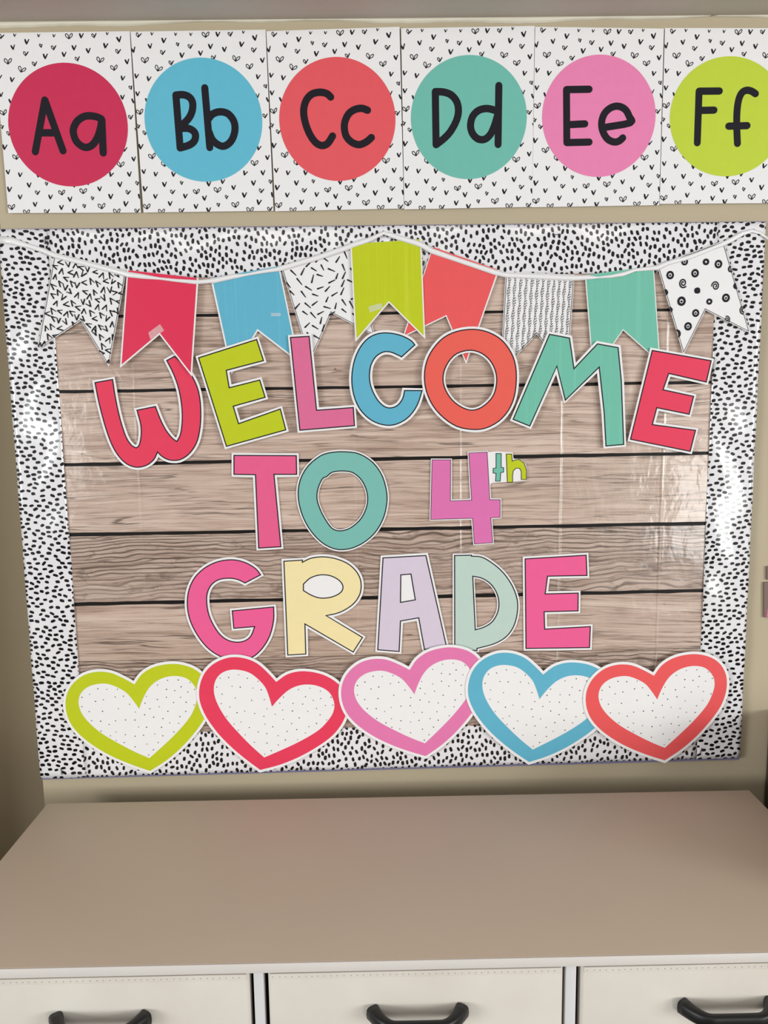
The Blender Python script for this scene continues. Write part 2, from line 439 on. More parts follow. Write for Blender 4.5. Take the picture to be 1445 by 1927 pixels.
# ------------------------------------------------------------------ spotted border strips
def strip(quad_px, horiz, y0, amp, label, along, across, seed, ext=0):
    """quad: start-left, start-right, end-right, end-left; s runs along, t across"""
    r = random.Random(seed)
    q = P2(quad_px, y0)
    h = homog([(0, 0), (0, across), (along, across), (along, 0)], [q[0], q[1], q[2], q[3]])
    def yf(s, t):
        u = t/across
        w = amp*4*u*(1-u)*(0.75+0.35*math.sin(s*7+seed)) + 0.0009*math.sin(s*21+seed*2)*u + 0.0006*math.sin(s*47+u*4)
        return y0-w
    c = [sum(p[0] for p in q)/4, sum(p[1] for p in q)/4]
    th = thing('border_strip', (c[0], y0, c[1]), label, 'border', 'spotted border strips')
    ns, nt = 90, 12; V, F = [], []
    for i in range(ns+1):
        for j in range(nt+1):
            s, t = along*i/ns, across*j/nt; x, z = h(s, t); V.append((x, yf(s, t), z))
    for i in range(ns):
        for j in range(nt):
            k = i*(nt+1)+j; F.append((k, k+1, k+nt+2, k+nt+1))
    o = mesh_obj('card_strip', V, F, MAT['border'], th, True)
    if o.data.polygons[0].normal.y > 0: o.data.flip_normals()
    md = o.modifiers.new('thickness', 'SOLIDIFY'); md.thickness = 0.0005; md.offset = -1
    # spots: dart throwing with an elliptic distance, long axis across x in the sides and up in top/bottom
    a, b = 0.0098, 0.0070            # min spacing along t (long axis) and s
    cell = 0.005; grid = {}; pts = []
    tries = int(along*across/(a*b)*14)
    for _ in range(tries):
        s, t = r.uniform(-.003, along+.003), r.uniform(-.003, across+.003)
        gi, gj = int(s//cell), int(t//cell); ok = True
        for di in (-2, -1, 0, 1, 2):
            for dj in (-2, -1, 0, 1, 2):
                for (s2, t2) in grid.get((gi+di, gj+dj), ()):
                    if ((s-s2)/b)**2+((t-t2)/a)**2 < 1: ok = False; break
                if not ok: break
            if not ok: break
        if ok: grid.setdefault((gi, gj), []).append((s, t)); pts.append((s, t))
    V, F = [], []
    R = [(0, 0), (along, 0), (along, across), (0, across)]
    for s, t in pts:
        L = r.uniform(.0034, .0046); W = r.uniform(.0023, .0030); ro = r.gauss(0, .30)
        pl = []
        for k in range(11):
            an = 2*math.pi*k/11; e = 0.72
            px = math.copysign(abs(math.cos(an))**e, math.cos(an))*L
            py = math.copysign(abs(math.sin(an))**e, math.sin(an))*W*(1.0 if math.sin(an) < 0 else 0.8)
            px += py*0.15; px *= r.uniform(.92, 1.06)
            pl.append((s+px*math.sin(ro)+py*math.cos(ro), t+px*math.cos(ro)-py*math.sin(ro)))
        pl = clip_convex(ccw(pl), R)
        if len(pl) < 3: continue
        k = len(V)
        for (ss, tt) in pl:
            x, z = h(ss, tt); V.append((x, yf(ss, tt)-0.00022, z))
        F.append(tuple(range(k, k+len(pl))))
    sp = mesh_obj('spot_print', V, F, MAT['border_ink'], th)
    tag(sp, 'black brushed spots', kind='stuff')
    return th
strip([(89, 431.5), (95, 525), (1347, 513), (1351, 418.5)], True, -0.0125, 0.0016, 'white border strip with upright black spots along the top of the board', 1.10, 0.082, 1)
strip([(163, 1462), (155, 1383), (1312, 1350), (1310, 1428)], True, -0.0125, 0.0014, 'white border strip with upright black spots along the bottom, behind the hearts', 1.06, 0.075, 2)
strip([(-4, 432), (89, 431.5), (163, 1462), (76, 1465)], False, -0.0132, 0.0017, 'white spotted border strip down the left side of the board', 0.91, 0.080, 3)
strip([(1441, 418), (1351, 418.5), (1310, 1428), (1392, 1426)], False, -0.0132, 0.0017, 'white spotted border strip with glare down the right side of the board', 0.90, 0.078, 4)

# ------------------------------------------------------------------ alphabet cards
SA = 520/1445; SB = 485/1445
CARDQ = {'A': [(-13, 62), (244, 58.7), (265, 400), (15.5, 401)], 'B': [(245.5, 59.5), (499.5, 55.8), (514.6, 396.6), (270, 400)],
 'C': [(501, 58.7), (751.7, 50.4), (760, 392.3), (517.8, 397.6)], 'D': [(754.6, 53.3), (1006, 48.7), (1001, 389.3), (760.7, 394)],
 'E': [(1007, 50.3), (1249.3, 53.7), (1240.3, 386), (1001, 390)], 'F': [(1251.3, 52.7), (1500, 53), (1484, 382), (1241.3, 383.6)]}
HEARTS = [(100,180,'h'),(168,172,'t'),(290,172,'t'),(368,171,'t'),(444,172,'o'),(507,168,'s'),(573,166,'h'),(640,155,'t'),(699,183,'s'),(228,205,'s'),(157,236,'s'),(301,225,'m'),(365,234,'h'),(468,232,'s'),(540,246,'s'),(629,218,'s'),(693,247,'h'),(222,268,'h'),(70,257,'s'),(320,280,'s'),(416,268,'s'),(484,290,'h'),(599,294,'o'),(736,300,'s'),(129,310,'o'),(265,321,'h'),(198,352,'o'),(668,334,'o'),(84,393,'s'),(147,406,'s'),(711,387,'s'),(751,436,'m'),(88,485,'s'),(706,487,'s'),(138,520,'s'),(97,580,'o'),(745,591,'h'),(90,655,'m'),(123,688,'h'),(762,505,'s'),(770,655,'t'),(98,760,'s'),(708,760,'s'),(155,810,'o'),(752,810,'s'),(219,850,'o'),(684,840,'o'),(111,890,'s'),(172,903,'s'),(264,902,'s'),(634,893,'s'),(727,890,'s'),(216,956,'s'),(306,948,'m'),(445,950,'s'),(517,938,'s'),(677,944,'s'),(767,937,'m'),(115,980,'s'),(258,995,'h'),(380,993,'o'),(489,983,'o'),(573,969,'s'),(718,985,'h'),(168,1019,'s'),(322,1016,'s'),(421,1026,'s'),(537,1020,'m'),(628,1008,'s'),(243,1056,'s'),(123,1073,'o'),(376,1070,'s'),(494,1061,'m'),(580,1060,'o'),(703,1045,'s'),(777,1005,'s'),(198,1098,'o'),(302,1093,'h'),(441,1088,'s'),(656,1086,'o'),(760,1081,'h')]
GLY = {
 'A': (SA, 0, [[(235,524),(185,794)], [(235,524),(330,789)], [(213,695),(292,695)]],
   [[(530,622),(500,610),(450,607),(408,630),(386,668),(385,700),(400,740),(432,767),(462,770),(490,752),(512,715),(526,670),(533,628)], [(533,628),(540,800)]]),
 'B': (SA, 0, [[(920,498),(942,773)], [(920,498),(960,496),(992,510),(1008,540),(1004,585),(985,622),(952,656)], [(945,672),(985,672),(1014,688),(1023,712),(1015,740),(988,760),(942,774)]],
   [[(1071,460),(1097,772)], [(1088,625),(1112,597),(1150,585),(1190,594),(1218,625),(1229,662),(1224,705),(1205,743),(1172,765),(1140,757),(1110,730),(1093,690)]]),
 'C': (SA, 480, [[(395,508),(375,490),(340,483),(300,491),(270,520),(255,565),(256,610),(268,660),(290,710),(318,747),(350,762),(380,750),(405,712)]],
   [[(588,577),(558,567),(522,573),(490,595),(470,635),(467,675),(478,716),(508,746),(546,757),(582,742),(608,720)]]),
 'D': (SA, 480, [[(942,480),(946,757)], [(942,480),(985,482),(1025,497),(1054,532),(1063,580),(1052,632),(1020,690),(985,727),(946,757)]],
   [[(1274,448),(1270,756)], [(1262,580),(1215,568),(1170,577),(1138,608),(1126,655),(1136,698),(1165,727),(1200,729),(1230,703),(1252,655),(1268,600)]]),
 'E': (SB, 960, [[(315,503),(317,800)], [(315,503),(442,501)], [(317,700),(418,695)], [(317,800),(442,797)]],
   [[(528,715),(672,689),(667,655),(645,615),(605,596),(563,605),(528,637),(512,685),(518,735),(545,780),(583,797),(612,790),(630,774)]]),
 'F': (SB, 960, [[(1058,512),(1048,801)], [(1058,512),(1172,511)], [(1055,620),(1142,618)]],
   [[(1374,526),(1350,511),(1322,507),(1297,522),(1280,560),(1271,620),(1269,700),(1273,805)], [(1224,708),(1327,705)]])}
CARDC = {'A': (205, 45, 86, 'crimson'), 'B': (98, 186, 212, 'sky blue'), 'C': (230, 88, 96, 'coral'), 'D': (112, 188, 174, 'teal'), 'E': (235, 132, 180, 'pink'), 'F': (194, 212, 62, 'lime green')}
CENT = {'A': (.50, .508), 'B': (.502, .487), 'C': (.509, .493), 'D': (.506, .491), 'E': (.508, .492), 'F': (.50, .50)}
qC = P2(CARDQ['C'], -0.004)
def heart_glyph(ink, x, z, kind, clip, r):
    S = 0.0043*r.uniform(.92, 1.08); a = r.gauss(0, .12); ca, sa = math.cos(a), math.sin(a)
    if kind == 't': S *= 0.62
    if kind == 'm': S *= 0.78
    f = lambda L: [(x+S*(p*ca-q*sa), z+S*(p*sa+q*ca)) for p, q in L]
    def loop(p0, p1, w):                              # thin drawn petal from tip p1 to end p0
        d = Vector(p0)-Vector(p1); n = Vector((-d.y, d.x)).normalized()*w; m = (Vector(p0)+Vector(p1))/2+d*0.12
        L = [p1, tuple(m+n), tuple(Vector(p0)+n*.45), tuple(Vector(p0)-n*.45), tuple(m-n), p1]
        ink.stroke(f(L), 0.0012, clip)
    if kind in 'st':
        ink.poly(f([(-.85, .75), (-.35, .80), (.08, -.25), (.05, -1.0), (-.25, -.95), (-.70, -.1)]), clip)
        ink.poly(f([(-.25, -.95), (.08, -1.0), (.55, -.15), (1.0, .75), (.65, .85), (.05, -.2)]), clip)
    elif kind == 'm':
        loop((-.6, .7), (0, -.9), .42); ink.poly(f([(0, -1.05), (-.15, -.6), (.4, .75), (.8, .6), (.45, -.2)]), clip)
    elif kind == 'h':
        loop((-.75, .55), (-.05, -.85), .40)
        ink.poly(f([(-.35, -.6), (-.05, -1.05), (.50, -.25), (1.05, .70), (.70, .82), (.10, -.05)]), clip)
    else:
        loop((-1.0, .7), (-.1, -.9), .50); loop((1.15, .75), (0, -.9), .42)
        ink.poly(f([(-.35, -.6), (0, -1.15), (.4, -.6), (0, -.3)]), clip)
for n_, ch in enumerate('ABCDEF'):
    y = -0.0042-0.0004*(n_ % 2)
    q = P2(CARDQ[ch], y); cx = sum(p[0] for p in q)/4; cz = sum(p[1] for p in q)/4
    r_, g_, b_, cn = CARDC[ch]
    lab = 'white heart-print alphabet card with %s circle reading %s%s' % (cn, ch, ch.lower())
    c = thing('alphabet_card', (cx, y, cz), lab, 'card', 'alphabet cards in the top row')
    # sheet, its upper edge and corners curling a little off the wall
    plate('card_sheet', [q], y, 0.0006, MAT['paper'], c)
    h = homog([(0, 0), (8.5, 0), (8.5, 11), (0, 11)], q)
    hinv = homog(qC, [(0, 0), (8.5, 0), (8.5, 11), (0, 11)])
    r = random.Random(11); ink = Ink(); clip = q
    for (zx, zy, k) in HEARTS:
        p = at(480+zx*SA, zy*SA, -0.004); u, v = hinv(p.x, p.z)
        x, z = h(u, v); heart_glyph(ink, x, z, k, clip, r)
    tag(ink.build('heart_print', y-0.00012, MAT['ink'], c, step=1.2e-6), 'tiny black hand-drawn hearts', kind='stuff')
    cu, cv = CENT[ch]
    circ = [h(8.5*cu+3.77*math.cos(2*math.pi*k/72), 11*cv+3.77*math.sin(2*math.pi*k/72)) for k in range(72)]
    circ = clip_convex(ccw(circ), q)
    plate('colour_circle', [circ], y-0.0003, 0, mat_print('card_ink_'+cn.replace(' ', '_'), rgb(r_, g_, b_)), c)
    s, ox, cap, small = GLY[ch]; w = (36 if s == SA else 38)*s/1165.0
    for nm, gl in (('capital_letter', cap), ('small_letter', small)):
        ink = Ink()
        for k, st in enumerate(gl):
            pts = P2(zm(ox, 0, s, st), y)
            if len(pts) > 4:
                ex = [2*Vector(pts[0])-Vector(pts[1])]+[Vector(p) for p in pts]+[2*Vector(pts[-1])-Vector(pts[-2])]
                out = []
                for i in range(1, len(ex)-2):
                    p0, p1, p2, p3 = ex[i-1:i+3]
                    for m in range(3):
                        t = m/3; out.append(tuple(0.5*((2*p1)+(p2-p0)*t+(2*p0-5*p1+4*p2-p3)*t*t+(3*p1-p0-3*p2+p3)*t**3)))
                pts = out+[tuple(ex[-2])]
            ink.stroke(pts, w)
        o = ink.build(nm, y-0.00045, MAT['ink'], c)
        o['label'] = 'black rounded letter %s' % (ch if nm[0] == 'c' else ch.lower())

# ------------------------------------------------------------------ bunting flags
COLR = {'crimson': (224, 48, 84), 'lime': (192, 203, 22), 'pinkL': (222, 108, 152), 'blue': (96, 178, 206), 'coral': (236, 88, 90), 'orange': (236, 96, 84),
 'teal': (112, 190, 168), 'red': (232, 60, 92), 'pinkT': (232, 94, 142), 'pinkG': (238, 94, 150), 'pink4': (222, 114, 178), 'yellow': (243, 226, 172), 'lavender': (216, 202, 220), 'mint': (190, 211, 202), 'pinkH': (228, 122, 176), 'aqua': (122, 187, 178)}
def col(k, stripe=None):
    nm = 'print_'+k+('' if stripe is None else '_lined')
    if nm not in MAT: MAT[nm] = mat_print(nm, rgb(*COLR[k]), stripe)
    return MAT[nm]
def flag(px, y, label, margin, face=None, outline=False, group='bunting flags'):
    """px: TL, TR, right tip, notch, left tip"""
    L = P2(px, y); cx = (L[0][0]+L[1][0])/2; cz = (L[0][1]+L[1][1])/2
    t = thing('bunting_flag', (cx, y, cz), label, 'flag', group)
    plate('flag_paper', [L], y, 0.0005, MAT['paper'], t)
    if face:
        I = offset(L, -margin, 3)
        Lc = ccw(L); ti = [Lc.index(L[0]), Lc.index(L[1])]
        I = [p if i not in ti else (p[0], max(p[1], L[0][1]+(L[1][1]-L[0][1])*(p[0]-L[0][0])/(L[1][0]-L[0][0])-0.0002)) for i, p in enumerate(I)]
        plate('colour_print', [I], y-0.00018, 0, face, t)
    if outline: ring('outline', [offset(L, -0.0016, 3)], 0.0009, y-0.0003, MAT['ink'], t)
    t.rotation_euler = (0, 0, 0)
    return t, L
s9 = 260/1445
f1, L1 = flag([(102.8, 475.4), (238, 509), (204.8, 690), (152, 603.7), (70, 657.7)], -0.0165, 'white bunting flag with black V marks, leftmost of the string', 0, None, True)
CHEV = [(297,298,180),(380,320,270),(458,330,90),(512,352,160),(582,375,270),(660,400,180),(737,435,70),(820,430,120),(895,435,310),(240,340,150),(312,390,70),(403,405,175),(465,425,85),(535,425,225),(245,448,80),(355,465,160),(297,515,130),(420,515,130),(545,510,180),(620,490,120),(685,515,125),(770,495,180),(845,505,240),(913,530,115),(220,545,130),(350,565,265),(472,540,265),(397,610,310),(278,608,120),(220,640,140),(555,605,160),(655,608,120),(750,585,75),(815,590,280),(870,615,10),(930,620,180),(478,640,70),(325,670,235),(605,655,75),(685,690,160),(752,675,300),(835,695,125),(905,710,160),(425,720,120),(255,725,65),(357,738,180),(535,715,270),(600,740,310),(165,740,150),(480,770,160),(690,765,75),(770,770,65),(215,800,125),(290,810,160),(160,835,180),(415,822,140),(365,838,70),(545,808,80),(620,822,120),(725,845,120),(835,820,140),(890,815,300),(655,888,180),(225,880,140),(470,875,265),(280,910,260),(352,925,300),(785,890,240),(535,895,310),(435,940,130),(150,985,110),(205,965,120),(590,950,160),(715,970,140),(660,990,75),(840,945,90),(775,1000,310),(290,990,180),(105,1065,175),(175,1070,120),(245,1070,160),(660,1040,300),(720,1075,125),(805,1110,65),(850,1075,110),(740,1170,120),(795,1220,165),(130,1150,80),(735,1250,0),(800,1340,70),(85,1165,80)]
ink = Ink(); r = random.Random(5)
for (zx, zy, an) in CHEV:
    c = Vector(P2([(60+zx*s9, 440+zy*s9)], -0.0165)[0]); A = math.radians(an+r.uniform(-6, 6)); d = Vector((math.cos(A), math.sin(A)))
    S = 0.0060*r.uniform(.9, 1.1); tip = c+d*S*.62; sp = math.radians(r.uniform(19, 26))
    for k in (-1, 1):
        e = Vector((math.cos(A+k*sp), math.sin(A+k*sp))); end = tip-e*S*1.45
        for _ in range(6):
            if inside(tuple(end), L1): break
            end = end.lerp(tip, .35)
        if inside(tuple(end), L1) and inside(tuple(tip), L1): ink.stroke([tuple(tip), tuple(end)], 0.0021, None, True, 0.0013 if k > 0 else 0.0023)
tag(ink.build('mark_print', -0.0165-.00025, MAT['ink'], f1), 'black V-shaped brush marks', kind='stuff')
flag([(239, 508), (373.5, 523), (361, 708.6), (300, 630), (225.6, 692.4)], -0.0205, 'crimson bunting flag with a bit of clear tape above its notch', 0.0024, col('crimson'))
flag([(395.8, 523.3), (525.5, 500.5), (563.8, 683.5), (485, 623), (435.4, 704.5)], -0.0160, 'sky blue bunting flag behind the lime letter E', 0.0024, col('blue', 0.2))
f4, L4 = flag([(528.5, 502), (660, 461), (705.8, 633), (623.6, 589.4), (583.7, 680.4)], -0.0152, 'white bunting flag with scattered black dashes, beside the blue flag', 0, None, True)
ink = Ink(); r = random.Random(23); pts = []
h4 = homog([(0, 0), (1, 0), (1, 1.3), (0, 1.3)], [L4[0], L4[1], L4[2], L4[4]])
for _ in range(3000):
    u, v = r.random(), r.random()*1.3
    if all(math.hypot(u-a, v-b) > .098 for a, b in pts): pts.append((u, v))
base = r.random()
for i, (u, v) in enumerate(pts):
    c = Vector(h4(u, v)); A = r.choice([-35, -50, -62, 40, 65, 20, -25])+r.uniform(-10, 10); d = Vector((math.cos(math.radians(A)), math.sin(math.radians(A))))*r.uniform(.0042, .0062)
    a, b = tuple(c-d), tuple(c+d)
    if inside(a, L4) and inside(b, L4): ink.stroke([a, tuple(c), b], 0.0026, None, True, 0.0014)
tag(ink.build('dash_print', -0.0152-.00025, MAT['ink'], f4), 'scattered black dashes', kind='stuff')
flag([(658.8, 459), (792.6, 450), (800.2, 638), (731.7, 570), (668.7, 643.6)], -0.0190, 'lime green bunting flag at the middle of the string', 0.0022, col('lime', 0.03))
flag([(813.6, 464.3), (939.4, 508.4), (877, 685), (839, 595.6), (757.5, 635)], -0.0172, 'coral bunting flag tilted behind the orange letter O', 0.0018, col('coral'))
f7, L7 = flag([(951.3, 512), (1081, 517), (1068, 699), (1009.7, 629), (941.5, 701)], -0.0160, 'white bunting flag with columns of thin black handwritten loops', 0, None, True)
ink = Ink(); r = random.Random(31)
h7 = homog([(0, 0), (1, 0), (1, 1.33), (0, 1.33)], [L7[0], L7[1], L7[2], L7[4]])
for k in range(12):
    u0 = .06+.0805*k; prev = None; ph = r.random()*6
    n = 460; npl = 38
    for i in range(n+1):
        t = i/n*npl*2*math.pi; v = .03+1.27*i/n
        big = .55+.45*math.sin(t*.19+ph+k*.9)
        p = (u0+.0180*math.sin(t)*(.45+.8*big)+.004*math.sin(t*.11), v+.0165*math.cos(t)*(.55+.45*big)-.012*math.sin(t))
        w = h7(*p)
        if prev and inside(w, L7) and inside(prev, L7): ink.stroke([prev, w], 0.00055, None, False)
        prev = w
tag(ink.build('loop_print', -0.0160-.00025, MAT['ink'], f7), 'columns of handwritten loops', kind='stuff')
flag([(1100.5, 517.7), (1230, 500.5), (1242.5, 684), (1172.5, 621.8), (1115.3, 704)], -0.0166, 'teal bunting flag above the teal letter M', 0.0016, col('teal', 0.05))
f9, L9 = flag([(1236.2, 498.9), (1361, 453), (1411.5, 626.8), (1327.5, 583.7), (1285.8, 667)], -0.0176, 'white bunting flag with black spiral dots, rightmost of the string', 0, None, True)
s10 = 215/1445; ink = Ink(); r = random.Random(3)
SPIR = [(207,657,45,'r'),(390,487,40,'r'),(660,490,38,'b'),(817,518,45,'r'),(522,633,45,'r'),(370,757,52,'p'),(550,853,35,'s'),(780,795,50,'p'),(912,945,46,'r'),(350,987,50,'r'),(702,992,36,'b'),(530,1137,42,'r'),(433,1305,45,'r'),(140,875,36,'s'),(200,1097,34,'s'),(290,1400,48,'r'),(975,580,36,'r'),(1045,795,36,'s'),(1130,1095,46,'p'),(925,1222,40,'p')]
quad9 = [L9[0], L9[1], L9[2], (L9[2][0]-.03, L9[4][1]-.05), L9[4]]
tri9 = [L9[0], L9[1], L9[2], L9[3]]; tri9b = [L9[0], L9[3], L9[4]]
def ink9(poly):
    for T in ([L9[0], L9[1], L9[2], L9[3]], [L9[0], L9[3], L9[4]]):
        q = clip_convex(ccw(poly), T)
        if len(q) >= 3: ink.polys.append(ccw(q))
for (zx, zy, R_, k) in SPIR:
    c = P2([(1230+zx*s10, 420+zy*s10)], -0.0176)[0]; R_ = R_*s10/1130*1.12
    if k == 's':
        ink9([(c[0]+R_*math.cos(a*.5236)*r.uniform(.92, 1.05), c[1]+R_*math.sin(a*.5236)*r.uniform(.92, 1.05)) for a in range(12)]); continue
    def band(f, a0, a1, wd, sx=1, n=26):
        for i in range(n):
            q = []
            for (aa, ss) in ((i, .5), (i+1, .5), (i+1, -.5), (i, -.5)):
                an = a0+(a1-a0)*aa/n; rr = f(aa/n)+wd*ss
                q.append((c[0]+rr*math.cos(an)*sx, c[1]+rr*math.sin(an)))
            ink9(q)
    a0 = r.random()*6
    if k == 'r':
        band(lambda t: R_*.74, 0, 6.3, R_*.54, .92)
        ink9([(c[0]+R_*.25*math.cos(a), c[1]-R_*.05+R_*.28*math.sin(a)) for a in (0, 1, 2, 3, 4, 5)])
    elif k == 'b':
        band(lambda t: R_*.62, 0, 6.3, R_*.62, 1); 
    else:
        band(lambda t: R_*(.15+.85*t), a0, a0+11.5, R_*.30, .85, 44)
tag(ink.build('spiral_print', -0.0176-.00025, MAT['ink'], f9), 'hand-drawn black spirals and dots', kind='stuff')

# ribbon that threads the flags: (px, py, width px, depth)
RB = [(-6, 449, 12, -.0150), (22, 452, 13, -.0155), (55, 462, 7, -.0160), (80, 470, 8, -.0165), (104, 480, 8, -.0172), (170, 497, 8, -.0172), (232, 513, 9, -.0176), (241, 515.5, 9, -.0212), (268, 519, 8, -.0213), (300, 523, 4, -.0214), (330, 526.5, 5, -.0213), (366, 529.5, 7, -.0213), (376, 529.5, 7, -.0190), (394, 528, 7, -.0172), (402, 527, 9, -.0168), (440, 519, 8, -.0168), (462, 516, 4, -.0168), (500, 509, 6, -.0168), (521, 506, 7, -.0168), (532, 503, 9, -.0165), (600, 483, 9, -.0165), (655, 464, 9, -.0180), (664, 460, 8, -.0197), (692, 451, 8, -.0197), (722, 437, 6, -.0197), (752, 447, 8, -.0197), (786, 457, 9, -.0197), (797, 462, 9, -.0195), (812, 471, 9, -.0180), (818, 473, 9, -.0180), (870, 491, 8, -.0180), (930, 511, 9, -.0180), (940, 514, 8, -.0174), (955, 517, 8, -.0168), (1010, 519, 9, -.0168), (1078, 522, 9, -.0168), (1098, 521.5, 8, -.0172), (1106, 520.5, 8, -.0174), (1125, 521, 3, -.0175), (1150, 519, 5, -.0175), (1172, 515, 7, -.0174), (1195, 507, 5, -.0174), (1226, 504, 7, -.0174), (1237, 503, 8, -.0184), (1256, 494, 7, -.0184), (1300, 482, 7, -.0184), (1340, 466, 6, -.0184), (1358, 459, 7, -.0184), (1375, 451, 8, -.0178), (1398, 438, 7, -.0172), (1415, 433, 6, -.0170), (1430, 437, 5, -.0168), (1446, 449, 4, -.0165)]
V, F = [], []
for i, (x, y, w, d) in enumerate(RB):
    a = RB[max(i-1, 0)]; b = RB[min(i+1, len(RB)-1)]
    n = Vector((-(b[1]-a[1]), b[0]-a[0])).normalized()*w*0.56; y += 1.2
    ph = 0.0006*math.sin(i*1.9)
    p = at(x+n.x, y+n.y, d-ph); q = at(x-n.x, y-n.y, d+ph); m = at(x, y, d-0.0007)
    V += [tuple(p), tuple(m), tuple(q)]
for i in range(len(RB)-1):
    for k in (0, 1): F.append((3*i+k, 3*i+k+1, 3*i+k+4, 3*i+k+3))
rb = mesh_obj('bunting_ribbon', V, F, MAT['ribbon'], None, True)
md = rb.modifiers.new('thickness', 'SOLIDIFY'); md.thickness = 0.0003
tag(rb, 'thin white satin ribbon that carries the bunting flags', 'ribbon')

# ------------------------------------------------------------------ letter cutouts
def cutout(name, loops, y, colour, label, group, paper_margin=0.0045, holes=(), printed_holes=(), corners=None, sub=3, stripe=None, lw=0.0018, extra=None):
    """loops[0] face outline in px; holes cut through; printed_holes stay white paper"""
    O = P2(loops, y) if corners is None else smooth_loop(P2(loops, y), corners, sub)
    H = [smooth_loop(P2(hh[0], y), hh[1], sub) if hh[1] is not None else P2(hh[0], y) for hh in holes]
    PH = [smooth_loop(P2(hh[0], y), hh[1], sub) if hh[1] is not None else P2(hh[0], y) for hh in printed_holes]
    xs = [p[0] for p in O]; zs = [p[1] for p in O]
    t = thing(name, ((min(xs)+max(xs))/2, y, min(zs)), label, 'letter', group)
    plate('paper_backing', [grow(O, paper_margin, 1.25)]+[grow(hh, -paper_margin*.8, 1.4) for hh in H], y, 0.0006, MAT['paper'], t)
    plate('colour_print', [O]+H+PH, y-0.00018, 0, col(colour, stripe), t)
    ring('outline', [O]+H+PH, lw, y-0.0003, MAT['ink'], t)
    return t
SZ4, SZ5, SZ6, SZ7, SQ = 500/1445, 440/1445, 360/1445, 405/1445, 460/1445
GW, GT, GG = 'letters of the word WELCOME', 'characters of TO 4th', 'letters of the word GRADE'
Wp = [(517,925),(540,1040),(575,1170),(610,1265),(650,1330),(695,1370),(745,1385),(795,1375),(835,1345),(857,1302),(880,1325),(920,1345),(975,1345),(1025,1315),(1065,1260),(1085,1190),(1092,1100),(1085,1000),(1060,920),(1010,840),(950,782),(907,805),(945,880),(975,970),(990,1070),(990,1150),(980,1210),(962,1245),(935,1225),(900,1180),(870,1120),(845,1055),(745,1075),(765,1150),(768,1210),(757,1265),(740,1280),(715,1265),(685,1220),(655,1130),(630,1020),(612,908)]
cutout('letter_cutout', zm(0, 400, SZ4, Wp), -0.0152, 'red', 'crimson curvy letter W starting WELCOME', GW, corners={0, 9, 20, 21, 31, 32, 41, 27, 36})
cutout('letter_cutout', [(373.7, 673.4), (482.9, 639), (495.7, 678.6), (425.7, 696.9), (431.2, 729.8), (488.7, 715.2), (498.8, 747.7), (438.8, 764.5), (448.8, 797.4), (527.4, 769.7), (537.7, 808.9), (426.2, 839.8)], -0.0192, 'lime', 'lime green letter E tilted left in WELCOME', GW, stripe=None)
cutout('letter_cutout', zm(380, 400, SZ5, [(547,772),(662,765),(708,1222),(935,1205),(942,1317),(605,1345)]), -0.0196, 'pinkL', 'dusty pink letter L in WELCOME', GW)
Cp = [(1315,818),(1290,790),(1230,760),(1160,745),(1090,748),(1030,775),(980,830),(945,905),(928,990),(928,1070),(945,1150),(980,1220),(1035,1275),(1095,1305),(1160,1315),(1220,1300),(1280,1260),(1330,1190),(1360,1100),(1252,1100),(1240,1150),(1210,1190),(1170,1207),(1130,1200),(1090,1165),(1060,1115),(1040,1060),(1035,1000),(1045,940),(1075,890),(1120,862),(1165,862),(1210,880),(1233,892)]
cutout('letter_cutout', zm(380, 400, SZ5, Cp), -0.0198, 'blue', 'sky blue letter C in WELCOME', GW, corners={0, 18, 19, 33})
Oo = [(525,882),(640,905),(740,965),(810,1060),(843,1160),(848,1280),(830,1400),(785,1500),(710,1580),(610,1630),(510,1638),(400,1615),(300,1550),(220,1460),(170,1350),(155,1240),(170,1130),(220,1030),(300,945),(400,898)]
Oi = [(500,1040),(590,1065),(660,1130),(697,1220),(697,1310),(670,1390),(610,1455),(540,1490),(470,1485),(390,1440),(330,1370),(298,1290),(300,1210),(335,1130),(400,1065)]
cutout('letter_cutout', zm(760, 400, SZ6, Oo), -0.0206, 'orange', 'orange-red letter O in WELCOME', GW, corners=set(), holes=[(zm(760, 400, SZ6, Oi), set())])
cutout('letter_cutout', [(1034, 629.2), (1071.4, 636.2), (1079.8, 694), (1124.1, 647.2), (1162.8, 654.2), (1168.9, 716.7), (1173.4, 836.4), (1140.1, 839.2), (1136.7, 775.6), (1127.4, 690.7), (1063.6, 753), (1047.8, 688.8), (996.7, 801.6), (965.5, 789.1)], -0.0196, 'teal', 'teal letter M in WELCOME', GW, stripe=0.35)
cutout('letter_cutout', zm(1040, 400, SZ7, [(668,926),(1063,995),(1030,1138),(778,1080),(740,1190),(945,1234),(915,1354),(698,1310),(668,1424),(958,1462),(922,1603),(522,1522)]), -0.0200, 'red', 'crimson letter E ending WELCOME by the right border', GW)
cutout('letter_cutout', zm(320, 820, SQ, [(378,116),(746,118),(748,228),(614,228),(655,656),(524,664),(505,230),(378,228)]), -0.0140, 'pinkT', 'pink letter T of the word TO', GT)
To = [(1040,95),(1120,108),(1200,160),(1255,240),(1281,340),(1278,420),(1255,500),(1205,580),(1130,640),(1050,670),(970,668),(890,625),(820,545),(775,450),(757,350),(770,260),(815,180),(890,118),(960,98)]
Ti = [(1020,208),(1080,218),(1130,260),(1160,320),(1168,380),(1155,440),(1120,500),(1060,548),(1000,562),(955,545),(915,490),(885,430),(868,370),(875,310),(900,255),(925,242),(960,215)]
cutout('letter_cutout', zm(320, 820, SQ, To), -0.0143, 'aqua', 'teal letter O of the word TO', GT, corners=set(), holes=[(zm(320, 820, SQ, Ti), {15})], paper_margin=.0032)
